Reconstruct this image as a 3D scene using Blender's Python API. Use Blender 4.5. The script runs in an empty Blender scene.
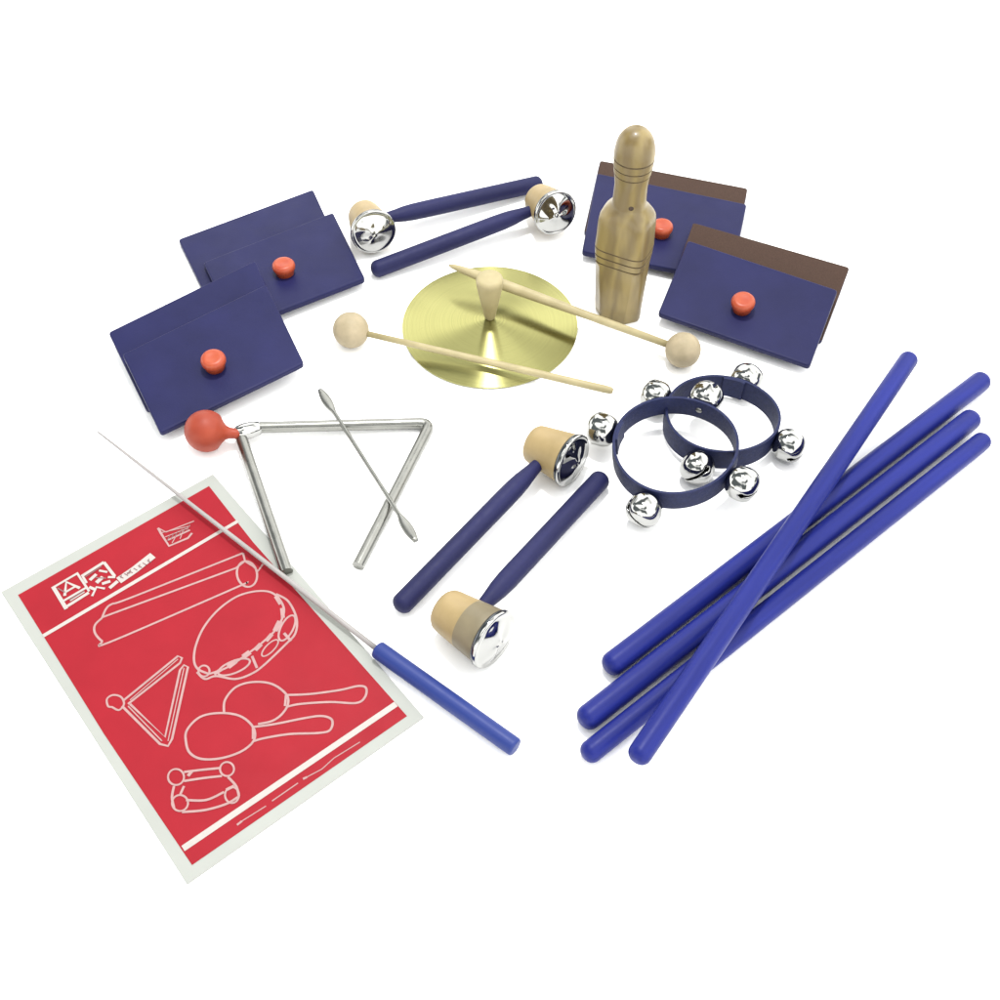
import bpy, bmesh, math, random
from mathutils import Vector, Matrix, Euler
random.seed(7)
S = bpy.context.scene
COL = S.collection

# ------------------------------------------------------------------ camera
ELEV = math.radians(52.0); DIST = 0.94; F = 1120.0
CAM = Vector((0, -math.cos(ELEV) * DIST, math.sin(ELEV) * DIST))
FWD = Vector((0, math.cos(ELEV), -math.sin(ELEV)))
UP = Vector((0, math.sin(ELEV), math.cos(ELEV)))
cd = bpy.data.cameras.new("camera"); cam = bpy.data.objects.new("camera", cd); COL.objects.link(cam)
cd.sensor_width = 36; cd.lens = 36 * F / 1000; cd.clip_start = 0.01; cd.clip_end = 50
cam.location = CAM; cam.rotation_euler = (math.pi / 2 - ELEV, 0, 0)
S.camera = cam

# ------------------------------------------------------------------ studio light
W = bpy.data.worlds.new("World"); S.world = W; W.use_nodes = True
nt = W.node_tree; nt.nodes.clear()
wo = nt.nodes.new("ShaderNodeOutputWorld"); bg = nt.nodes.new("ShaderNodeBackground")
tc = nt.nodes.new("ShaderNodeTexCoord")
# studio surroundings: pale ceiling and walls broken up by darker gaps between soft boxes
vo = nt.nodes.new("ShaderNodeTexNoise"); vo.inputs["Scale"].default_value = 1.5
vo.inputs["Detail"].default_value = 1.0
mp = nt.nodes.new("ShaderNodeMapping"); mp.inputs["Scale"].default_value = (1, 1, 1.2)
mp.inputs["Location"].default_value = (1.7, 0.6, 0.2)
cr = nt.nodes.new("ShaderNodeValToRGB")
cr.color_ramp.elements[0].position = 0.38; cr.color_ramp.elements[0].color = (0.13, 0.145, 0.15, 1)
cr.color_ramp.elements[1].position = 0.47; cr.color_ramp.elements[1].color = (1.5, 1.5, 1.47, 1)
nt.links.new(tc.outputs["Generated"], mp.inputs[0]); nt.links.new(mp.outputs[0], vo.inputs["Vector"])
nt.links.new(vo.outputs["Fac"], cr.inputs[0]); nt.links.new(cr.outputs[0], bg.inputs[0])
bg.inputs[1].default_value = 2.15
nt.links.new(bg.outputs[0], wo.inputs[0])

def softbox(name, loc, target, size, power, color=(1, 1, 1)):
    l = bpy.data.lights.new(name, 'AREA'); l.shape = 'SQUARE'; l.size = size; l.energy = power; l.color = color
    o = bpy.data.objects.new(name, l); COL.objects.link(o); o.location = loc
    o.rotation_euler = (Vector(target) - Vector(loc)).to_track_quat('-Z', 'Y').to_euler()
    return o
softbox("key_softbox", (-0.012, 0.42, 1.75), (0, 0.12, 0), 0.16, 28)

S.view_settings.view_transform = 'Standard'; S.view_settings.look = 'None'
S.view_settings.exposure = 0.0; S.view_settings.gamma = 1.0
S.view_settings.use_curve_mapping = False
S.render.engine = 'CYCLES'
S.cycles.max_bounces = 8
try: S.cycles.use_denoising = True
except Exception: pass

def at(px, py, z=0.0):
    """point at height z on the table seen at this place of the photograph"""
    d = F * FWD + (px - 500) * Vector((1, 0, 0)) + (500 - py) * UP
    return CAM + d * ((z - CAM.z) / d.z)

# ------------------------------------------------------------------ materials
def mat(name, color, rough=0.5, metal=0.0, var=0.06, scale=60.0, bump=0.0, bscale=400.0, spec=0.5,
        coat=0.0, stretch=(1, 1, 1), color2=None, contrast=None, sss=0.0):
    m = bpy.data.materials.new(name); m.use_nodes = True
    n = m.node_tree; b = n.nodes["Principled BSDF"]
    b.inputs["Roughness"].default_value = rough; b.inputs["Metallic"].default_value = metal
    b.inputs["Specular IOR Level"].default_value = spec; b.inputs["Coat Weight"].default_value = coat
    b.inputs["Coat Roughness"].default_value = 0.08
    t = n.nodes.new("ShaderNodeTexCoord"); mm = n.nodes.new("ShaderNodeMapping"); mm.inputs["Scale"].default_value = stretch
    n.links.new(t.outputs["Object"], mm.inputs[0])
    no = n.nodes.new("ShaderNodeTexNoise"); no.inputs["Scale"].default_value = scale; no.inputs["Detail"].default_value = 6
    n.links.new(mm.outputs[0], no.inputs["Vector"])
    r = n.nodes.new("ShaderNodeValToRGB")
    lo, hi = contrast or (0.3, 0.7)
    r.color_ramp.elements[0].position = lo; r.color_ramp.elements[1].position = hi
    c2 = color2 or tuple(min(1, c * (1 + var)) for c in color)
    c1 = color if color2 else tuple(c * (1 - var) for c in color)
    r.color_ramp.elements[0].color = (*c1, 1); r.color_ramp.elements[1].color = (*c2, 1)
    n.links.new(no.outputs["Fac"], r.inputs[0]); n.links.new(r.outputs[0], b.inputs["Base Color"])
    rr = n.nodes.new("ShaderNodeMapRange"); rr.inputs["To Min"].default_value = rough * 0.8; rr.inputs["To Max"].default_value = min(1, rough * 1.25)
    n2 = n.nodes.new("ShaderNodeTexNoise"); n2.inputs["Scale"].default_value = scale * 1.7; n.links.new(t.outputs["Object"], n2.inputs["Vector"])
    n.links.new(n2.outputs["Fac"], rr.inputs["Value"]); n.links.new(rr.outputs[0], b.inputs["Roughness"])
    if bump:
        n3 = n.nodes.new("ShaderNodeTexNoise"); n3.inputs["Scale"].default_value = bscale; n3.inputs["Detail"].default_value = 4
        n.links.new(mm.outputs[0], n3.inputs["Vector"])
        bu = n.nodes.new("ShaderNodeBump"); bu.inputs["Strength"].default_value = bump; bu.inputs["Distance"].default_value = 0.001
        n.links.new(n3.outputs["Fac"], bu.inputs["Height"]); n.links.new(bu.outputs[0], b.inputs["Normal"])
    return m

M = {}
M['table'] = mat("white_backdrop", (0.93, 0.93, 0.93), 0.9, var=0.01, spec=0.1)
M['block'] = mat("navy_block_paint", (0.0090, 0.0097, 0.0480), 0.45, var=0.12, scale=25, bump=0.12, bscale=900, spec=0.14)
M['sand'] = mat("brown_sandpaper", (0.044, 0.025, 0.018), 0.9, var=0.12, scale=700, bump=0.3, bscale=2500, spec=0.2)
M['knob'] = mat("orange_red_paint", (0.271, 0.03388, 0.01152), 0.38, color2=(0.3117, 0.0576, 0.02033), scale=120, bump=0.05, spec=0.35)
M['stick'] = mat("bright_blue_paint", (0.0088, 0.0138, 0.128), 0.40, var=0.22, scale=110, bump=0.14, bscale=500, spec=0.15, stretch=(1, 1, 0.06))
M['handle'] = mat("dark_blue_handle_paint", (0.0100, 0.0108, 0.0500), 0.55, var=0.2, scale=120, bump=0.10, bscale=600, spec=0.18, stretch=(1, 1, 0.06))
M['baton'] = mat("baton_blue_paint", (0.01161, 0.0258, 0.1419), 0.45, var=0.12, scale=50, bump=0.08, spec=0.28, stretch=(1, 1, 0.06))
M['strap'] = mat("navy_webbing", (0.0085, 0.0125, 0.050), 0.55, var=0.18, scale=300, bump=0.35, bscale=2200, spec=0.2)
M['chrome'] = mat("polished_chrome", (0.3542, 0.3542, 0.3427), 0.06, 1.0, var=0.03, scale=50, bump=0.012, bscale=120)
M['steel'] = mat("satin_steel", (0.2295, 0.2295, 0.2125), 0.28, 1.0, var=0.08, scale=80, bump=0.05, bscale=300)
M['rimmetal'] = mat("dark_rim_metal", (0.077, 0.0847, 0.0924), 0.25, 1.0, var=0.1)
M['red'] = mat("red_holder_paint", (0.1997, 0.0255, 0.01105), 0.5, var=0.12, scale=60, color2=(0.2465, 0.034, 0.0119), spec=0.3)
M['white_rod'] = mat("white_rod_paint", (0.2304, 0.216, 0.2088), 0.5, var=0.05)
M['cupwood'] = mat("pale_turned_wood", (0.2148, 0.154, 0.06087), 0.5, scale=40, stretch=(1, 1, 1), color2=(0.2864, 0.2077, 0.09309), bump=0.08)
M['cupwood_shade'] = mat("shade_painted_wood", (0.135, 0.110, 0.062), 0.5, scale=60, var=0.15)  # darker band stands for shading on the cup, put into the wood colour
M['beech'] = mat("pale_beech", (0.2578, 0.2148, 0.1074), 0.55, scale=50, color2=(0.3294, 0.2793, 0.1504), stretch=(1, 1, 1), bump=0.06)
M['ball'] = mat("beech_ball", (0.2363, 0.1933, 0.1146), 0.6, scale=90, color2=(0.3151, 0.2578, 0.1647), bump=0.15, bscale=500)
M['page'] = mat("cream_page_edge", (0.2598, 0.2685, 0.2468), 0.6, var=0.03, scale=20)
M['cover'] = mat("red_cover_print", (0.2227, 0.008925, 0.01572), 0.5, var=0.05, scale=30, spec=0.1)
M['ink'] = mat("pale_pink_print", (0.297, 0.1845, 0.1782), 0.55, var=0.08, scale=200, spec=0.15)
M['inkwhite'] = mat("white_print", (0.3188, 0.2911, 0.2703), 0.55, var=0.03, scale=200)
M['inkdark'] = mat("grey_pink_print", (0.1309, 0.06545, 0.06545), 0.55, var=0.2, scale=600)
M['dark'] = mat("dark_knot", (0.0385, 0.02156, 0.01078), 0.7, var=0.3, scale=300)

def wood_turned(name, c1, c2, c3):
    m = mat(name, c1, 0.42, scale=22, stretch=(1, 1, 0.16), color2=c2, contrast=(0.32, 0.68), bump=0.12, bscale=260, coat=0.15)
    n = m.node_tree; b = n.nodes["Principled BSDF"]
    t = n.nodes.new("ShaderNodeTexCoord"); wv = n.nodes.new("ShaderNodeTexWave")
    wv.bands_direction = 'X'; wv.inputs["Scale"].default_value = 14; wv.inputs["Distortion"].default_value = 11
    wv.inputs["Detail"].default_value = 3; wv.inputs["Detail Scale"].default_value = 2.5
    mp_ = n.nodes.new("ShaderNodeMapping"); mp_.inputs["Scale"].default_value = (1, 1, 0.22)
    n.links.new(t.outputs["Object"], mp_.inputs[0]); n.links.new(mp_.outputs[0], wv.inputs["Vector"])
    mx = n.nodes.new("ShaderNodeMix"); mx.data_type = 'RGBA'; mx.blend_type = 'MIX'
    old = b.inputs["Base Color"].links[0].from_socket
    mr = n.nodes.new("ShaderNodeMapRange"); mr.inputs["To Min"].default_value = 0; mr.inputs["To Max"].default_value = 0.55
    n.links.new(wv.outputs["Fac"], mr.inputs["Value"]); n.links.new(mr.outputs[0], mx.inputs["Factor"])
    n.links.new(old, mx.inputs["A"]); mx.inputs["B"].default_value = (*c3, 1)
    n.links.new(mx.outputs["Result"], b.inputs["Base Color"])
    return m
M['wood'] = wood_turned("lacquered_turned_wood", (0.1204, 0.08428, 0.02322), (0.2451, 0.1823, 0.0602), (0.0731, 0.04472, 0.0129))
M['groove'] = mat("painted_groove_shade", (0.075, 0.05, 0.020), 0.7, var=0.3, scale=200)  # occlusion shade of the carved grooves painted as a brown colour

def brass():
    m = bpy.data.materials.new("lathe_spun_brass"); m.use_nodes = True
    n = m.node_tree; b = n.nodes["Principled BSDF"]
    b.inputs["Metallic"].default_value = 1.0
    b.inputs["Anisotropic"].default_value = 0.98
    b.inputs["Anisotropic Rotation"].default_value = 0.25
    b.inputs["Roughness"].default_value = 0.27
    tg = n.nodes.new("ShaderNodeTangent"); tg.direction_type = 'RADIAL'; tg.axis = 'Z'
    n.links.new(tg.outputs[0], b.inputs["Tangent"])
    t = n.nodes.new("ShaderNodeTexCoord")
    # rings left by the lathe: tone depends on the radius only
    ln = n.nodes.new("ShaderNodeVectorMath"); ln.operation = 'LENGTH'; n.links.new(t.outputs["Object"], ln.inputs[0])
    no = n.nodes.new("ShaderNodeTexNoise"); no.noise_dimensions = '1D'; no.inputs["Scale"].default_value = 900; no.inputs["Detail"].default_value = 3
    n.links.new(ln.outputs["Value"], no.inputs["W"])
    n5 = n.nodes.new("ShaderNodeTexNoise"); n5.inputs["Scale"].default_value = 14; n5.inputs["Detail"].default_value = 4
    n.links.new(t.outputs["Object"], n5.inputs["Vector"])
    ad = n.nodes.new("ShaderNodeMath"); ad.operation = 'ADD'; n.links.new(no.outputs["Fac"], ad.inputs[0]); n.links.new(n5.outputs["Fac"], ad.inputs[1])
    r = n.nodes.new("ShaderNodeMapRange"); r.inputs["From Min"].default_value = 0.6; r.inputs["From Max"].default_value = 1.4
    n.links.new(ad.outputs[0], r.inputs["Value"])
    mx = n.nodes.new("ShaderNodeMix"); mx.data_type = 'RGBA'
    mx.inputs["A"].default_value = (0.265, 0.255, 0.098, 1); mx.inputs["B"].default_value = (0.33, 0.318, 0.128, 1)
    n.links.new(r.outputs[0], mx.inputs["Factor"]); n.links.new(mx.outputs["Result"], b.inputs["Base Color"])
    bu = n.nodes.new("ShaderNodeBump"); bu.inputs["Strength"].default_value = 0.04; bu.inputs["Distance"].default_value = 0.0005
    n.links.new(no.outputs["Fac"], bu.inputs["Height"]); n.links.new(bu.outputs[0], b.inputs["Normal"])
    return m
M['brass'] = brass()

# ------------------------------------------------------------------ helpers
def link_mesh(name, verts, faces, m, parent=None, smooth=True, mats=None, fmat=None, origin=None):
    me = bpy.data.meshes.new(name)
    org = Vector(origin) if origin is not None else Vector((0, 0, 0))
    me.from_pydata([tuple(Vector(v) - org) for v in verts], [], faces); me.update()
    for mm_ in (mats or [m]): me.materials.append(mm_)
    if fmat:
        for p, i in zip(me.polygons, fmat): p.material_index = i
    bm = bmesh.new(); bm.from_mesh(me); bmesh.ops.recalc_face_normals(bm, faces=bm.faces); bm.to_mesh(me); bm.free()
    if smooth:
        for p in me.polygons: p.use_smooth = True
    o = bpy.data.objects.new(name, me); COL.objects.link(o)
    if parent is not None:
        o.parent = parent; o.location = org - parent.location if origin is not None else -parent.location * 0
        if origin is None: o.matrix_parent_inverse = Matrix.Translation(-parent.location)
    else: o.location = org
    return o

def sharp(o, ang=35):
    me = o.data
    bm = bmesh.new(); bm.from_mesh(me)
    for e in bm.edges:
        if len(e.link_faces) == 2 and e.calc_face_angle(0) > math.radians(ang): e.smooth = False
    bm.to_mesh(me); bm.free()
    return o

def thing(name, label, cat, loc, group=None):
    o = bpy.data.objects.new(name, None); COL.objects.link(o); o.location = loc; o.empty_display_size = 0.02
    o['label'] = label; o['category'] = cat
    if group: o['group'] = group
    return o
def tag(o, label, cat, group=None):
    o['label'] = label; o['category'] = cat
    if group: o['group'] = group
    return o

def frame(axis):
    a = Vector(axis).normalized(); h = Vector((0, 0, 1)) if abs(a.z) < 0.9 else Vector((0, 1, 0))
    x = h.cross(a).normalized(); y = a.cross(x).normalized()
    return x, y, a

def lathe(profile, base, axis, n=48):
    """profile: list of (t, r) along axis from base."""
    x, y, a = frame(axis); V = []; Fc = []
    base = Vector(base)
    for t, r in profile:
        for k in range(n):
            th = 2 * math.pi * k / n
            V.append(base + a * t + (x * math.cos(th) + y * math.sin(th)) * max(r, 1e-6))
    for i in range(len(profile) - 1):
        for k in range(n):
            Fc.append((i * n + k, i * n + (k + 1) % n, (i + 1) * n + (k + 1) % n, (i + 1) * n + k))
    Fc.append(tuple(range(n - 1, -1, -1))); Fc.append(tuple((len(profile) - 1) * n + k for k in range(n)))
    return V, Fc

def tube(pts, radii, n=20, flat=None):
    """swept tube; flat = per-point vertical squash"""
    V = []; Fc = []; P = [Vector(p) for p in pts]
    up = Vector((0, 0, 1))
    for i, p in enumerate(P):
        t = (P[min(i + 1, len(P) - 1)] - P[max(i - 1, 0)]).normalized()
        s = t.cross(up).normalized(); u = s.cross(t).normalized()
        fl = flat[i] if flat else (1, 1)
        for k in range(n):
            th = 2 * math.pi * k / n
            V.append(p + s * math.cos(th) * radii[i] * fl[0] + u * math.sin(th) * radii[i] * fl[1])
    for i in range(len(P) - 1):
        for k in range(n):
            Fc.append((i * n + k, i * n + (k + 1) % n, (i + 1) * n + (k + 1) % n, (i + 1) * n + k))
    Fc.append(tuple(range(n - 1, -1, -1))); Fc.append(tuple((len(P) - 1) * n + k for k in range(n)))
    return V, Fc

def rounded_rod_profile(L, r, rnd=1.0, steps=6):
    pr = []
    q = r * rnd
    for k in range(steps + 1):
        a = math.pi / 2 * k / steps; pr.append((q * (1 - math.cos(a)), r - q + q * math.sin(a)))
    for j in range(1, 8): pr.append((q + (L - 2 * q) * j / 8, r))
    for k in range(steps, -1, -1):
        a = math.pi / 2 * k / steps; pr.append((L - q * (1 - math.cos(a)), r - q + q * math.sin(a)))
    return pr

def bevel(o, w, seg=3):
    md = o.modifiers.new("bevel", 'BEVEL'); md.width = w; md.segments = seg; md.limit_method = 'ANGLE'; md.angle_limit = math.radians(40)
    return o

# ------------------------------------------------------------------ table surface
t = link_mesh("table_surface", [(-6, -6, 0), (6, -6, 0), (6, 8, 0), (-6, 8, 0)], [(0, 1, 2, 3)], M['table'], smooth=False)
t['kind'] = 'structure'

# ------------------------------------------------------------------ sand blocks
def slab(name, quad, zs, th, material, parent, mats=None, topmat=None, bev=0.0016):
    """quad: four photograph corners TL TR BR BL, zs: height of the top face at each, th: thickness"""
    top = [at(p[0], p[1], z) for p, z in zip(quad, zs)]
    nrm = (top[1] - top[3]).cross(top[0] - top[2]); nrm.normalize()
    if nrm.z < 0: nrm = -nrm
    bot = [v - nrm * th for v in top]
    # corners rounded in plan
    def rounded(vs, r=0.0035, s=4):
        out = []
        for i in range(4):
            c = vs[i]; a = (vs[i - 1] - c).normalized(); b = (vs[(i + 1) % 4] - c).normalized()
            for k in range(s + 1):
                tt = k / s
                p0 = c + a * r; p1 = c; p2 = c + b * r
                out.append(p0 * (1 - tt) ** 2 + p1 * 2 * tt * (1 - tt) + p2 * tt ** 2)
        return out
    T = rounded(top); B = rounded(bot); n = len(T)
    V = T + B; Fc = [tuple(range(n)), tuple(range(2 * n - 1, n - 1, -1))] + [(i, (i + 1) % n, n + (i + 1) % n, n + i) for i in range(n)]
    fm = [0] * len(Fc)
    if topmat is not None: fm[0] = 1
    ctr = sum((v for v in top), Vector()) / 4
    o = link_mesh(name, V, Fc, material, parent, smooth=False, mats=[material] + ([topmat] if topmat else []), fmat=fm, origin=None)
    bevel(o, bev, 3)
    return o, ctr, nrm

def sand_block(label, front, fz, back, bz, th, knob_px, sand_top):
    c0 = at(*[sum(p[i] for p in front) / 4 for i in (0, 1)], 0.0)
    root = thing("sand_block", label, "sand block", c0, "sand blocks with orange knobs")
    slab("backing_board", back, bz, th, M['block'], root, topmat=M['sand'] if sand_top else None)
    o, ctr, nrm = slab("front_board", front, fz, th, M['block'], root)
    kp = at(knob_px[0], knob_px[1], ctr.z)
    prof = [(-0.001, 0.0088), (0.0025, 0.0088), (0.0045, 0.0100), (0.0065, 0.0109), (0.0085, 0.0112), (0.0105, 0.0108), (0.0122, 0.0096), (0.0131, 0.0080), (0.0132, 0.0060), (0.0128, 0.0036), (0.0126, 0.0001)]
    V, Fc = lathe(prof, kp, nrm, 40)
    link_mesh("knob", V, Fc, M['knob'], root)
    return root

TH = 0.0065
sand_block("navy wooden sand block tucked under its neighbour, right beside a cup bell's chrome face",
           [(203, 262), (333, 212), (365, 278), (235, 328)], [.0135] * 4,
           [(178, 239), (313, 189), (344, 257), (211, 307)], [.0068] * 4, TH, (285, 273), False)
sand_block("navy wooden sand block whose corner touches the red triangle holder",
           [(122, 354), (266, 284), (304, 363), (160, 433)], [.0270, .0330, .0200, .0140],
           [(108, 332), (255, 260), (290, 340), (146, 410)], [.0203, .0263, .0133, .0073], TH, (215, 366), False)
sand_block("sand block with shiny blue face behind the upright turned wood clapper",
           [(597, 173), (747, 204), (731, 280), (582, 251)], [.0135] * 4,
           [(600, 160), (748, 188), (733, 261), (584, 231)], [.0068] * 4, TH, (661, 234), True)
sand_block("front right sand block with wide brown sandpaper strip along its upper edge",
           [(688, 240), (838, 290), (810, 366), (658, 313)], [.0310, .0290, .0140, .0160],
           [(693, 222), (850, 267), (822, 341), (666, 296)], [.0243, .0223, .0073, .0093], TH, (742, 308), True)

# ------------------------------------------------------------------ rhythm sticks
def rod(name, a, b, r, material, label, cat, group=None, rnd=0.8):
    V, Fc = lathe(rounded_rod_profile((b - a).length, r, rnd), (0, 0, 0), (0, 0, 1), 40)
    o = link_mesh(name, V, Fc, material, smooth=True)
    o.location = a; o.rotation_euler = (b - a).to_track_quat('Z', 'Y').to_euler()
    return tag(o, label, cat, group)
r = 0.0094
G = "blue rhythm sticks"
rod("rhythm_stick", at(985, 378, r), at(606, 669, r), r, M['stick'], "blue round stick lying uppermost of the parallel three", "rhythm stick", G)
rod("rhythm_stick", at(975, 416, r), at(581, 723, r), r, M['stick'], "blue round stick lying between the other parallel two", "rhythm stick", G)
rod("rhythm_stick", at(986, 438, r), at(584, 757, r * .88), r * .88, M['stick'], "blue round stick lowest of the parallel three, at the photo's right", "rhythm stick", G)
rod("rhythm_stick", at(911, 356, r * 3 + .001), at(635, 761, r * 3 + .001), r * .90, M['stick'], "blue round stick lying across on top of the other three", "rhythm stick", G)

# ------------------------------------------------------------------ cup bells on handles
def cup_bell(label, mid_px, end_px, side, face_tilt=0.0, band=False, neck=0.052, scale=1.0, seed=0, hoff=0.0, Lc=0.040, zup=0.0):
    rb, rm = 0.0165 * scale, 0.0215 * scale
    mid = at(mid_px[0], mid_px[1], 0.0215 * scale + zup)
    end = at(end_px[0], end_px[1], 0.0095)
    hd = (end - mid); hflat = Vector((hd.x, hd.y, 0)).normalized()
    ax = Vector((-hflat.y, hflat.x, 0)) * side
    ax = (Matrix.Rotation(hoff, 3, 'Z') @ ax)
    ax = (ax * math.cos(math.radians(7) + face_tilt) + Vector((0, 0, 1)) * math.sin(math.radians(7) + face_tilt)).normalized()
    base = mid - ax * Lc * 0.5
    root = thing("handled_cup_bell", label, "cup bell", Vector((mid.x, mid.y, 0)), "wooden cup bells on blue handles")
    prof = [(0.0, 0.0001), (0.0, rb * .70), (0.0012, rb * .88), (0.0035, rb * 0.985), (0.007, rb * 1.03)]
    for k in range(1, 9):
        q = k / 8; prof.append((0.007 + (Lc - 0.009) * q, rb * 1.03 + (rm - rb * 1.03) * q))
    prof += [(Lc - 0.001, rm * 0.985), (Lc, rm * .93), (Lc, 0.0001)]
    V, Fc = lathe(prof, (0, 0, 0), (0, 0, 1), 56)
    cup = link_mesh("wooden_cup", V, Fc, M['cupwood'], mats=[M['cupwood'], M['cupwood_shade']],
                    fmat=[1 if (band and 8 * 56 <= i < 14 * 56) else 0 for i in range(len(Fc))])
    cup.parent = root; cup.location = base - root.location
    cup.rotation_euler = ax.to_track_quat('Z', 'Y').to_euler(); sharp(cup, 50)
    # chrome lid: shallow dome with rolled rim
    rd = rm * 1.06
    prof = [(-0.0025, rd * .96), (-0.001, rd), (0.0008, rd * 1.01), (0.0022, rd), (0.003, rd * .965), (0.0028, rd * .92), (0.0026, rd * .88)]
    for k in range(1, 11):
        q = k / 10; prof.append((0.0026 + 0.0042 * math.sin(q * math.pi / 2) + (0.0012 * math.exp(-((q - 0.88) / 0.08) ** 2)), rd * 0.88 * (1 - q) + 1e-5))
    V, Fc = lathe([(p[0] - 0.0, p[1]) for p in prof], (0, 0, 0), (0, 0, 1), 64)
    rng = random.Random(seed)
    ph = rng.random() * 6
    V2 = []
    for v in V:   # hand-stamped, slightly facetted face
        v = Vector(v); rr_ = math.hypot(v.x, v.y); an = math.atan2(v.y, v.x)
        if rr_ < rd * .9: v.z += 0.0008 * math.sin(3 * an + ph) * (rr_ / rd) * (1 - rr_ / rd) * 4
        V2.append(v)
    fm = [1 if i < 2 * 64 else 0 for i in range(len(Fc))]
    face = link_mesh("chrome_face", V2, Fc, M['chrome'], mats=[M['chrome'], M['rimmetal']], fmat=fm)
    face.parent = root; face.location = base + ax * (Lc + 0.0005) - root.location; face.rotation_euler = cup.rotation_euler
    # handle: thin neck swelling to a round-ended grip
    d3 = (end - mid).normalized(); L = (end - mid).length + 0.006
    s0 = rb * .8
    R = 0.0086
    prof = [(s0 - 0.004, 0.0050), (s0 + 0.004, 0.0052), (s0 + 0.014, 0.0062), (s0 + 0.026, 0.0078), (s0 + 0.036, R * .98), (s0 + 0.05, R)]
    n0 = len(prof)
    for k in range(1, 7): prof.append((s0 + 0.05 + (L - R * .8 - s0 - 0.05) * k / 6, R))
    for k in range(1, 8):
        a = math.pi / 2 * k / 7; prof.append((L - R * .8 + R * .8 * math.sin(a), R * math.cos(a) + 1e-5))
    V, Fc = lathe(prof, (0, 0, 0), (0, 0, 1), 36)
    h = link_mesh("handle", V, Fc, M['handle']); h.parent = root; h.location = mid - root.location
    h.rotation_euler = d3.to_track_quat('Z', 'Y').to_euler()
    return root
cup_bell("cup bell near the sand block, its dark mirror face above the lower handle's tip", (368, 222), (537, 184), -1, seed=1, hoff=-0.10, scale=1.0, face_tilt=.06, zup=.002)
cup_bell("cup bell covering the other handle's tip, left of the upright turned clapper", (546, 205), (377, 269), 1, seed=5, hoff=-0.02, scale=1.0, face_tilt=.12, zup=.003)
cup_bell("cup bell with pale cup nearest the jingle rings, handle pointing down left", (551, 451), (402, 604), 1, seed=9, hoff=0.05, scale=1.02)
cup_bell("cup bell with painted shade band nearest the blue baton handle, handle pointing up right", (467, 623), (600, 480), -1, band=True, seed=12, hoff=-0.05, scale=1.04, Lc=.049)

# ------------------------------------------------------------------ jingle rings
def jingle_bell(root, pos, out, R, roll, seed):
    x, y, a = frame(out)
    rot = Matrix((x, y, a)).transposed() @ Matrix.Rotation(roll, 3, 'Z')
    NT, NP = 30, 48
    V = []; idx = {}; Fc = []
    END = math.radians(84)
    def P(i, j, side):
        j %= NP; th = math.pi * (i + 0.02) / (NT + .04); ph = 2 * math.pi * j / NP
        seam = j in (NP // 4, 3 * NP // 4) and th < END
        key = (i, j, side if seam else 0)
        if key not in idx:
            ct, st = math.cos(th), math.sin(th); e = 0.80
            rr_ = R * (abs(st) ** e); zz = R * 0.92 * math.copysign(abs(ct) ** e, ct)
            x_, y_ = rr_ * math.cos(ph), rr_ * math.sin(ph)
            if th < END:
                w = R * 0.085 * (1 + 1.1 * math.exp(-((th - math.radians(68)) / math.radians(10)) ** 2)) * min(1, (END - th) / math.radians(9)) ** .5
                near = max(0, 1 - abs(x_) / (R * .6))
                x_ += side * w * near
            idx[key] = len(V); V.append(rot @ Vector((x_, y_, zz)) + pos)
        return idx[key]
    for i in range(NT):
        for j in range(NP):
            side = 1 if math.cos(2 * math.pi * (j + .5) / NP) > 0 else -1
            Fc.append((P(i, j, side), P(i, j + 1, side), P(i + 1, j + 1, side), P(i + 1, j, side)))
    o = link_mesh("jingle_bell", V, Fc, M['chrome'], root, smooth=True)
    sharp(o, 70)
    so = o.modifiers.new("shell", 'SOLIDIFY'); so.thickness = R * 0.07; so.offset = -1
    # clapper pellet inside
    V, Fc = lathe([(-R * .22 * math.cos(k * math.pi / 8), R * .22 * math.sin(k * math.pi / 8) + 1e-5) for k in range(9)], Vector((0, 0, 0)), (0, 0, 1), 12)
    p = link_mesh("pellet", [v + pos - Vector((0, 0, R * .6)) for v in V], Fc, M['steel'], o)
    p.matrix_parent_inverse = Matrix.Translation(-root.location)
    p.parent = o
    p.matrix_parent_inverse = Matrix.Identity(4)
    return o

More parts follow.
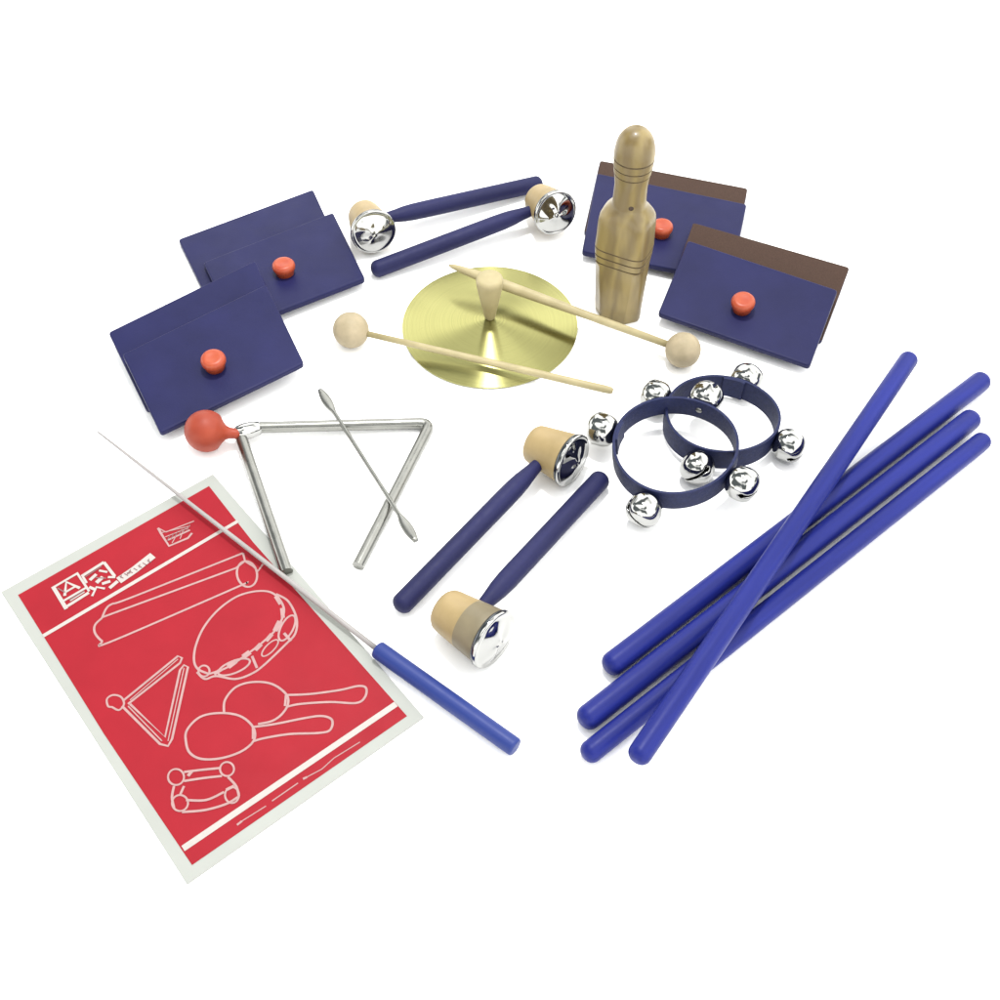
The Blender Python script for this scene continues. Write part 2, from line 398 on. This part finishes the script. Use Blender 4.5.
def jingle_ring(label, cpx, zc, R, bells, tilt=(0, 0), squash=(1, 1), hw=0.0108, seed=0, rollz=0.0, rolls=(0.4, 1.2, 1.6, 0.2), Rb=0.0145):
    c = at(cpx[0], cpx[1], zc)
    root = thing("jingle_ring", label, "jingle ring", Vector((c.x, c.y, 0)), "navy jingle rings with chrome bells")
    Rm = Euler((tilt[0], tilt[1], 0)).to_matrix()
    rng = random.Random(seed)
    def ringpt(an, rad, h):
        wob = 1 + 0.012 * math.sin(3 * an + seed)
        v = Vector((math.cos(an) * rad * squash[0] * wob, math.sin(an) * rad * squash[1] * wob, h))
        v = Matrix.Rotation(rollz, 3, 'Z') @ v
        return c + Rm @ v
    N = 120; V = []; Fc = []
    th = 0.0011
    sec = [(-th, -hw), (-th * 1.2, -hw * .5), (-th * 1.2, hw * .5), (-th, hw), (th, hw), (th * 1.3, hw * .5), (th * 1.3, -hw * .5), (th, -hw)]
    for k in range(N):
        an = 2 * math.pi * k / N
        for dr, h in sec: V.append(ringpt(an, R + dr, h))
    m_ = len(sec)
    for k in range(N):
        for q in range(m_):
            Fc.append((k * m_ + q, k * m_ + (q + 1) % m_, ((k + 1) % N) * m_ + (q + 1) % m_, ((k + 1) % N) * m_ + q))
    b = link_mesh("strap", V, Fc, M['strap'], root); sharp(b, 60)
    # overlapped, stitched end of the webbing
    V = []; Fc = []; aa = math.radians(158) if seed == 1 else math.radians(70)
    for k in range(13):
        an = aa + (k - 6) * 0.035
        for dr, h in ((-0.0012, -hw * 1.02), (-0.0012, hw * 1.02), (-0.0031, hw * .98), (-0.0031, -hw * .98)): V.append(ringpt(an, R + dr, h))
    for k in range(12):
        for q in range(4): Fc.append((k * 4 + q, k * 4 + (q + 1) % 4, (k + 1) * 4 + (q + 1) % 4, (k + 1) * 4 + q))
    Fc += [(0, 1, 2, 3), (48, 49, 50, 51)]
    e_ = link_mesh("strap_overlap", V, Fc, M['strap'], root, smooth=False)
    for i, (bx, by) in enumerate(bells):
        # find ring angle that projects nearest to this bell
        tgt = at(bx, by, zc)
        best = min(range(360), key=lambda d: (ringpt(math.radians(d), R + Rb * .95, 0) - at(bx, by, ringpt(math.radians(d), R + Rb * .95, 0).z)).length)
        an = math.radians(best)
        pin = ringpt(an, R, 0); pout = ringpt(an, R + Rb * .98, 0); out = (pout - pin).normalized()
        if pout.z < Rb: pout.z = Rb
        jingle_bell(root, pout, out, Rb, rolls[i], i)
        V, Fc = lathe([(-0.0022, .0022), (-0.0016, .0030), (0.0, .003), (0.002, .003)], pin, out, 14)
        link_mesh("rivet", V, Fc, M['steel'], root)
    return root
jingle_ring("navy jingle ring on the right, lying underneath the other one", (720.5, 421), .0155, .0480, [(656, 396), (747, 379), (788, 445), (698, 467)], squash=(1.01, .92), tilt=(0, 0), seed=2, rolls=(0.3, 1.5, 1.7, 2.4))
jingle_ring("navy jingle ring on the left, lying partly on top of the other one", (674.5, 451), .0255, .0510, [(607, 431), (643, 513), (740, 482), (706, 398)], squash=(1, .97), tilt=(math.radians(4), math.radians(-6)), seed=1, rolls=(0.5, 1.0, 1.45, 0.3))

# ------------------------------------------------------------------ cymbal
cc = at(490, 326, 0.0)
RC = 0.0835
root = thing("cymbal", "round spun brass cymbal with pale wooden grip standing on its centre", "cymbal", cc)
prof = [(0.0, RC), (0.0004, RC * .999)]
prof = []
for k in range(0, 41):
    q = k / 40; rr_ = RC * (1 - q)
    z = 0.0022 + 0.0085 * (1 - (rr_ / RC) ** 1.0)
    prof.append((z, max(rr_, .0002)))
under = [(z - 0.0010, rr_) for z, rr_ in prof][::-1]
V, Fc = lathe(under + prof, (0, 0, 0), (0, 0, 1), 160)
pl = link_mesh("cymbal_plate", V, Fc, M['brass']); pl.parent = root; sharp(pl, 50)
V, Fc = lathe([(0.0, 0.0035), (0.002, 0.0050), (0.016, 0.0078), (0.032, 0.0108), (0.042, 0.0124), (0.046, 0.0126), (0.0485, 0.0118), (0.0495, 0.0095), (0.0497, 0.0001)], (0, 0, .0100), (0.0, 0.02, 1), 40)
g = link_mesh("wooden_grip", V, Fc, M['beech']); g.parent = root; sharp(g, 60)

# ------------------------------------------------------------------ mallets
def mallet(label, ball_px, end_px, zb, ze, prof_r, ballr):
    b = at(ball_px[0], ball_px[1], zb); e = at(end_px[0], end_px[1], ze)
    root = thing("wooden_mallet", label, "mallet", Vector((b.x, b.y, 0)), "wooden mallets crossing the cymbal")
    L = (e - b).length
    V, Fc = lathe([(-ballr * math.cos(k * math.pi / 20), ballr * math.sin(k * math.pi / 20) + 1e-5) for k in range(21)], (0, 0, 0), (0, 0, 1), 40)
    o = link_mesh("ball_head", V, Fc, M['ball']); o.parent = root; o.location = b - root.location
    pr = [(ballr * .9 + (L - ballr * .9) * q, rr_) for q, rr_ in prof_r]
    V, Fc = lathe(pr, (0, 0, 0), (0, 0, 1), 24)
    s = link_mesh("stick", V, Fc, M['beech']); s.parent = root; s.location = b - root.location
    s.rotation_euler = (e - b).to_track_quat('Z', 'Y').to_euler()
mallet("pale mallet with its ball head left of the cymbal", (351, 330), (613, 391), .0172, .0100,
       [(0, .0028), (.3, .0031), (.7, .0034), (.97, .0036), (.99, .0033), (1, .0022)], .0168)
mallet("pale mallet with its ball head below the upright turned clapper", (683, 350), (449, 265), .0165, .0290,
       [(0, .0033), (.35, .0038), (.6, .0048), (.75, .0052), (.86, .0047), (.95, .0032), (.985, .0022), (1, .001)], .0163)

# ------------------------------------------------------------------ triangle
def arc_path(pts, rad, steps=8):
    out = [pts[0]]
    for i in range(1, len(pts) - 1):
        a = (pts[i - 1] - pts[i]).normalized(); b = (pts[i + 1] - pts[i]).normalized()
        p0 = pts[i] + a * rad; p2 = pts[i] + b * rad
        for k in range(steps + 1):
            q = k / steps; out.append(p0 * (1 - q) ** 2 + pts[i] * 2 * q * (1 - q) + p2 * q * q)
    out.append(pts[-1]); return out
rt = 0.0050
z0 = rt
tc_ = at(340, 480, 0)
root = thing("triangle", "steel triangle with red ball holder at its left corner", "triangle", Vector((tc_.x, tc_.y, 0)))
P = [at(287, 572, z0), at(238, 428, z0 + .006), at(431, 423, z0), at(358, 566, z0)]
dense = []
for i in range(3):
    for k in range(6): dense.append(P[i].lerp(P[i + 1], k / 6))
path = arc_path(P, 0.011, 10)
rad = [rt] * len(path)
V, Fc = tube(path, rad, 24)
o = link_mesh("steel_bar", V, Fc, M['steel'], root); sharp(o, 60); bevel(o, .0008, 2)
# flattened bright clasp around the left bend and the red holder
b0 = at(262, 427, z0 + .005); b1 = at(235, 434, z0 + .008)
V, Fc = tube([b0 + (b1 - b0) * q for q in (0, .15, .4, .7, .92, 1)], [.0046, .0062, .0072, .0072, .0062, .0045], 24)
o = link_mesh("clasp", V, Fc, M['chrome'], root)
hb = at(206, 431, .0190); hn = at(240, 434, z0 + .0085)
L = (hn - hb).length; Rr = .0182
prof = [(-Rr * math.cos(k * math.pi / 20), Rr * math.sin(k * math.pi / 20) + 1e-5) for k in range(0, 15)]
prof += [(Rr * .78, Rr * .50), (Rr * .92, Rr * .34), (Rr * 1.08, Rr * .27), (Rr * 1.3, Rr * .25), (L - .002, Rr * .27), (L, Rr * .22)]
V, Fc = lathe(prof, hb, hn - hb, 44)
link_mesh("red_holder", V, Fc, M['red'], root)

# beater lying across the triangle
a = at(320, 390, .0115); b = at(416, 541, .0125)
N = 60; path = [a.lerp(b, k / N) for k in range(N + 1)]
rad = []; fl = []
for k in range(N + 1):
    q = k / N; L_ = (b - a).length; d = min(q, 1 - q) * L_
    w = 1.0
    if d < .030: w = 1 + 1.35 * math.sin(math.pi * min(1, d / .030)) ** .8
    if d < .002: w = 1.1
    rad.append(.0019); fl.append((w, 1.0 if w < 1.3 else 0.8))
V, Fc = tube(path, rad, 16, fl)
o = link_mesh("triangle_beater", V, Fc, M['steel']); tag(o, "thin steel beater with flattened ends lying across the triangle", "beater")

# ------------------------------------------------------------------ conductor baton
hs = at(377, 649, .0075); he = at(516, 748, .0075)
tip = at(98, 432, .009)
root = thing("baton", "thin white baton with blue cylindrical handle lying over the red booklet", "baton", Vector((hs.x, hs.y, 0)))
V, Fc = lathe(rounded_rod_profile((he - hs).length, .0070, .32), (0, 0, 0), (0, 0, 1), 36)
o = link_mesh("baton_handle", V, Fc, M['baton']); o.parent = root; o.location = hs - root.location
o.rotation_euler = (he - hs).to_track_quat('Z', 'Y').to_euler()
V, Fc = lathe([(-.004, .0022), (.05, .0021), (.16, .0019), (.30, .0013), ((tip - hs).length, .0008)], hs, tip - hs, 16)
link_mesh("baton_shaft", V, Fc, M['white_rod'], root)

# ------------------------------------------------------------------ booklet
ZB = 0.0016
bc = [at(1, 592, ZB), at(213, 474, ZB), at(424, 717, ZB), at(187, 884, ZB)]
bctr = sum(bc, Vector()) / 4
root = thing("music_booklet", "red booklet with pale outline drawings of percussion instruments and a white border", "booklet", Vector((bctr.x, bctr.y, 0)))
def sheet(name, px, z0_, z1_, material, parent):
    top = [at(p[0], p[1], z1_) for p in px]; n = len(top)
    bot = [Vector((v.x, v.y, z0_)) for v in top]
    return link_mesh(name, top + bot, [tuple(range(n)), tuple(range(2 * n - 1, n - 1, -1))] + [(i, (i + 1) % n, n + (i + 1) % n, n + i) for i in range(n)], material, parent, smooth=False)
o = sheet("pages", [(1, 592), (213, 474), (424, 717), (187, 884)], 0.0002, ZB, M['page'], root)
o = sheet("cover_panel", [(18, 595), (209, 486), (253, 542), (407, 716), (192, 865), (104, 734)], ZB, ZB + .0002, M['cover'], root)
ZP = ZB + .0004

def strokes(name, lines, material, z=ZP, parent=root):
    """printed lines: each a polyline in photo positions laid on the cover, with a width in mm"""
    V = []; Fc = []
    for li, (pts, w) in enumerate(lines):
        P_ = [at(p[0], p[1], z + li * 3e-6) for p in pts]
        closed = (P_[0] - P_[-1]).length < 1e-5
        base = len(V); n = len(P_)
        for i, p in enumerate(P_):
            a_ = P_[i - 1] if i > 0 else (P_[-2] if closed else p)
            b_ = P_[i + 1] if i < n - 1 else (P_[1] if closed else p)
            d = (b_ - a_); d.z = 0; d.normalize(); s = Vector((-d.y, d.x, 0)) * w * .0005
            V += [p + s, p - s]
        for i in range(n - 1): Fc.append((base + 2 * i, base + 2 * i + 1, base + 2 * i + 3, base + 2 * i + 2))
    return link_mesh(name, V, Fc, material, parent, smooth=False)

def smoothc(pts, closed=False, s=6):
    out = []; n = len(pts)
    rng = range(n if closed else n - 1)
    for i in rng:
        p0 = pts[(i - 1) % n] if closed or i > 0 else pts[i]; p1 = pts[i]; p2 = pts[(i + 1) % n]
        p3 = pts[(i + 2) % n] if closed or i + 2 < n else pts[(i + 1) % n]
        for k in range(s):
            t_ = k / s
            out.append(tuple(0.5 * (2 * p1[j] + (p2[j] - p0[j]) * t_ + (2 * p0[j] - 5 * p1[j] + 4 * p2[j] - p3[j]) * t_ ** 2 + (3 * p1[j] - p0[j] - 3 * p2[j] + p3[j]) * t_ ** 3) for j in (0, 1)))
    out.append(out[0] if closed else pts[-1])
    return out
def ell(cx, cy, rx, ry, ang=0, a0=0, a1=360, n=32):
    A = math.radians(ang)
    return [(cx + rx * math.cos(q) * math.cos(A) - ry * math.sin(q) * math.sin(A), cy + rx * math.cos(q) * math.sin(A) + ry * math.sin(q) * math.cos(A))
            for q in [math.radians(a0 + (a1 - a0) * k / n) for k in range(n + 1)]]

# white rules
strokes("white_rules", [([(43, 636), (238, 521)], 3.2), ([(183, 848.5), (396, 704)], 4.6)], M['inkwhite'])
W1 = 1.75
art = []
# rhythm block / double clave at the top
art += [(smoothc([(102, 618), (106, 609), (112, 604), (130, 598), (243, 553)]), W1), ([(243, 553), (245, 561), (236, 568), (103, 617)], W1),
        (smoothc([(102, 618), (95, 625), (95, 633), (102, 641), (110, 642), (235, 588), (246, 583)]), W1),
        (ell(247, 574, 10, 13, -12), W1), ([(245, 561), (253, 566), (258, 571), (263, 564)], W1)]
# tambourine
art += [(smoothc([(209, 674), (198, 669), (194, 660), (196, 645), (204, 627), (218, 610), (236, 597), (254, 591.5), (270, 592), (280, 600), (284, 612), (277, 628), (264, 641), (250, 652), (228, 667), (209, 674)]), W1),
        (smoothc([(276, 594), (287, 600), (294, 611), (297, 622), (295, 634), (286, 644), (264, 665), (251, 674), (235, 679), (216, 676), (205, 679), (197, 672)]), W1),
        (ell(204, 671, 5.5, 5.5), 1.5), (ell(234, 667, 17, 6, -22), 1.6), (ell(287, 628, 6, 14, 28), 1.6), (ell(270, 648, 11, 4, -45), 1.2),
        ([(276, 596), (281, 604)], 3.6), ([(282, 608), (283, 618)], 3.0), ([(280, 621), (275, 631)], 4.2), ([(272, 634), (266, 641)], 3.4), ([(261, 644), (255, 650)], 3.8),
        ([(250, 652), (243, 657)], 4.4), ([(236, 661), (228, 667)], 4.2), ([(222, 669), (214, 674)], 3.0), ([(252, 656), (257, 668)], 2.0), ([(284, 633), (291, 641)], 2.2)]
# triangle drawing
art += [(smoothc([(112, 707), (119, 710), (124, 704), (121, 697), (113, 695), (107, 699), (108, 706), (112, 707)]), 1.5),
        ([(124, 700), (178, 656), (182, 658), (180, 663), (128, 704)], W1),
        ([(122, 706), (160, 744), (168, 746), (172, 739), (188, 667), (184, 665), (180, 670), (165, 737), (130, 704)], W1),
        ([(128, 706), (162, 741)], .9), ([(184, 668), (168, 741)], .8), ([(130, 700), (178, 659)], .8)]
# maracas
art += [(smoothc([(224, 713), (225, 700), (236, 687), (253, 682), (272, 684), (286, 694), (288, 704), (282, 714), (272, 721), (258, 724)]), W1),
        (smoothc([(286, 695), (310, 694), (340, 690), (358, 686), (366, 688), (365, 697), (356, 703), (330, 702), (300, 704), (286, 707)]), W1),
        ([(286, 695), (285, 706)], W1), ([(318, 693), (330, 691)], .7),
        (smoothc([(186, 742), (187, 730), (200, 717), (220, 713), (240, 716), (253, 727), (254, 740), (242, 751), (222, 758), (202, 759), (190, 753)], True), W1),
        (smoothc([(253, 727), (275, 724), (305, 718), (322, 716), (332, 720), (330, 730), (318, 733), (290, 734), (265, 738), (254, 741)]), W1),
        ([(253, 727), (253, 739)], W1)]
# wrist bells
art += [(ell(176, 777, 8, 8), 1.4), (ell(227, 769, 7, 7), 1.4), (ell(180, 803, 8, 8), 1.4), (ell(232, 795, 7, 8), 1.4),
        (smoothc([(184, 772), (200, 770), (220, 768)]), W1), (smoothc([(184, 781), (204, 778), (222, 776)]), W1),
        (smoothc([(174, 786), (172, 797), (174, 808)]), W1), (smoothc([(184, 786), (180, 795)]), W1),
        (smoothc([(228, 777), (236, 786), (239, 796)]), W1), (smoothc([(186, 800), (206, 800), (224, 792)]), W1),
        (smoothc([(182, 812), (205, 810), (226, 804), (238, 797)]), W1), ([(226, 790), (234, 786)], 2.2), ([(188, 776), (192, 771)], 2.4)]
strokes("instrument_drawings", art, M['ink'])
# small print along the foot of the cover
foot = [([(237, 825), (242, 821)], 1.5), ([(242, 821), (266, 806)], 0.75), ([(272, 801), (298, 783)], 0.85), ([(303, 779), (307, 777)], 1.6),
        ([(307, 777), (322, 769), (334, 758), (360, 742)], 0.75)]
strokes("foot_print", foot, M['ink'])
# title lettering: two blocky white capitals' panels and a trailing word, worn and crowded in the print
def P2(u, v, o_=(52, 587), a_=(27.5 / 30, -16 / 30), d_=(.48, .80)):
    return (o_[0] + u * a_[0] + v * d_[0], o_[1] + u * a_[1] + v * d_[1])
white = [([P2(1, 0), P2(1, 28)], 3.0), ([P2(0, 1), P2(28, 1)], 2.0), ([P2(27, 0), P2(28, 24)], 1.8), ([P2(6, 15), P2(14, 3), P2(22, 16)], 2.4), ([P2(9, 12), P2(19, 12)], 1.8),
         ([P2(3, 19), P2(27, 19)], 2.0), ([P2(3, 26), P2(27, 25)], 2.6), ([P2(8, 22.5), P2(24, 22)], 1.0)]
def P3(u, v): return P2(u - 4, v + 12)
white += [([P3(33, -6), P3(58, -7)], 2.6), ([P3(34, -5), P3(34, 3)], 1.8), ([P3(58, -7), P3(60, 12)], 2.4), ([P3(38, 2), P3(46, 0)], 2.8), ([P3(42, 8), P3(50, 6)], 3.4),
         ([P3(50, -2), P3(56, 4)], 1.9), ([P3(34, 8), P3(38, 14)], 2.4), ([P3(32, 18), P3(40, 12), P3(46, 18)], 1.9), ([P3(46, 12), P3(54, 14)], 2.6), ([P3(54, 9), P3(60, 13)], 2.0)]
white += [([P2(57, 30), P2(75, 28.5), P2(97, 25)], 7.0), ([P2(46, 32), P2(56, 30)], 3.0)]
strokes("title_lettering", white, M['inkwhite'], ZP + .00015)
dk = [([P2(60 + 5 * k, 26.5), P2(62 + 5 * k, 30.5)], .9) for k in range(7)] + [([P2(62 + 5 * k, 26), P2(60 + 5 * k, 29)], .7) for k in range(0, 7, 2)] + [([P2(8, 21), P2(24, 21)], .8), ([P3(36, -3.5), P3(54, -4.5)], .9), ([P3(44, 3), P3(52, 9)], 1.0), ([P2(4, 4), P2(8, 12)], 1.0), ([P2(67, 28), P2(70, 28.5)], 1.8)]
strokes("title_shading", dk, M['inkdark'], ZP + .0003)
# emblem near the top right corner
em = [([(158, 528), (162, 535), (169, 546), (188, 538), (192, 533)], 1.9), ([(158, 528), (166, 532), (194, 521)], 1.1), ([(160, 533), (190, 526)], .9),
      ([(168, 540), (190, 530)], 1.6), ([(165, 537), (188, 528)], .8), ([(172, 543), (176, 536)], .8), ([(180, 539), (183, 531)], .8)]
strokes("cover_emblem", em, M['ink'], ZP + .00015)
dk = [([(167 + 4 * k, 541 - 2.1 * k), (170 + 4 * k, 535 - 2.1 * k)], .6) for k in range(6)]
strokes("emblem_shading", dk, M['inkdark'], ZP + .0003)

# ------------------------------------------------------------------ upright turned wooden clapper
bp = at(617, 313, 0)
root = thing("turned_wood_clapper", "upright turned light wood piece with round knob head and flat carved foot", "wooden clapper", bp)
ANG = math.radians(-27)
lv = [  # height, half width, half depth, squareness exponent
    (0.000, .0216, .0118, 0), (0.0012, .0224, .0126, 0), (0.012, .0226, .0132, 0), (0.030, .0228, .0142, 0), (0.050, .0230, .0152, 0), (0.064, .0231, .0163, 0), (0.0665, .0231, .0168, 6),
    (0.0673, .0222, .0160, 5), (0.0681, .0234, .0172, 4.6), (0.0745, .0240, .0180, 5), (0.0753, .0232, .0172, 4.8), (0.0761, .0241, .0182, 4.8), (0.0825, .0245, .0186, 4.6), (0.0833, .0238, .0180, 4.5), (0.0841, .0247, .0188, 4.4),
    (0.095, .0245, .0192, 3.8), (0.105, .0243, .0194, 3.7), (0.112, .0239, .0194, 3.6), (0.1165, .0234, .0192, 3.4), (0.1200, .0220, .0184, 3.0), (0.1240, .0188, .0172, 2.6), (0.1275, .0160, .0152, 2.1), (0.1295, .0149, .0144, 2), (0.138, .0145, .0141, 2),
    (0.148, .0143, .0140, 2), (0.156, .0150, .0147, 2), (0.1605, .0158, .0155, 2), (0.1611, .0151, .0148, 2), (0.1617, .0161, .0158, 2), (0.1675, .0168, .0165, 2), (0.1681, .0160, .0158, 2), (0.1687, .0170, .0167, 2),
    (0.1752, .0175, .0172, 2), (0.1759, .0167, .0165, 2), (0.1767, .0175, .0172, 2), (0.182, .0175, .0172, 2), (0.188, .0166, .0164, 2), (0.193, .0151, .0149, 2), (0.197, .0128, .0127, 2), (0.2, .0102, .0101, 2), (0.2022, .0070, .0070, 2), (0.2033, .0035, .0035, 2), (0.2035, .0002, .0002, 2)]
N = 72; V = []; Fc = []; fm = []
for h, a_, b_, ex in lv:
    for k in range(N):
        th = 2 * math.pi * k / N; c_, s_ = math.cos(th), math.sin(th)
        if ex == 0:   # flat foot with long carved bevels
            ch = a_ + b_ * (.22 + .40 * h / .066)
            rr_ = min(a_ / max(abs(c_), 1e-6), b_ / max(abs(s_), 1e-6), ch / (abs(c_) + abs(s_)))
            x_, y_ = c_ * rr_, s_ * rr_
        else:
            rr_ = (abs(c_) ** ex + abs(s_) ** ex) ** (-1 / ex)
            x_, y_ = c_ * rr_ * a_, s_ * rr_ * b_
        V.append((x_, y_, h))
GH = {.0673, .0753, .0833, .1611, .1681, .1759}
for i in range(len(lv) - 1):
    for k in range(N):
        Fc.append((i * N + k, i * N + (k + 1) % N, (i + 1) * N + (k + 1) % N, (i + 1) * N + k))
        fm.append(1 if (lv[i][0] in GH or lv[i + 1][0] in GH) else 0)
Fc.append(tuple(range(N - 1, -1, -1))); fm.append(0); Fc.append(tuple((len(lv) - 1) * N + k for k in range(N))); fm.append(0)
o = link_mesh("turned_body", V, Fc, M['wood'], mats=[M['wood'], M['groove']], fmat=fm); o.parent = root; o.rotation_euler = (0, 0, ANG); sharp(o, 32)
# small knots in the wood
def knot(h, rad_at, dx, size):
    d = Vector((dx, -1, 0)).normalized()
    p = bp + d * rad_at + Vector((0, 0, h))
    V, Fc = lathe([(-.0008, size), (0.0002, size * .9), (.0004, size * .5), (.00045, .0001)], p, d, 14)
    link_mesh("knot", V, Fc, M['dark'], root)
knot(.1335, .0143, .02, .0025)
knot(.1800, .0166, .35, .0024)
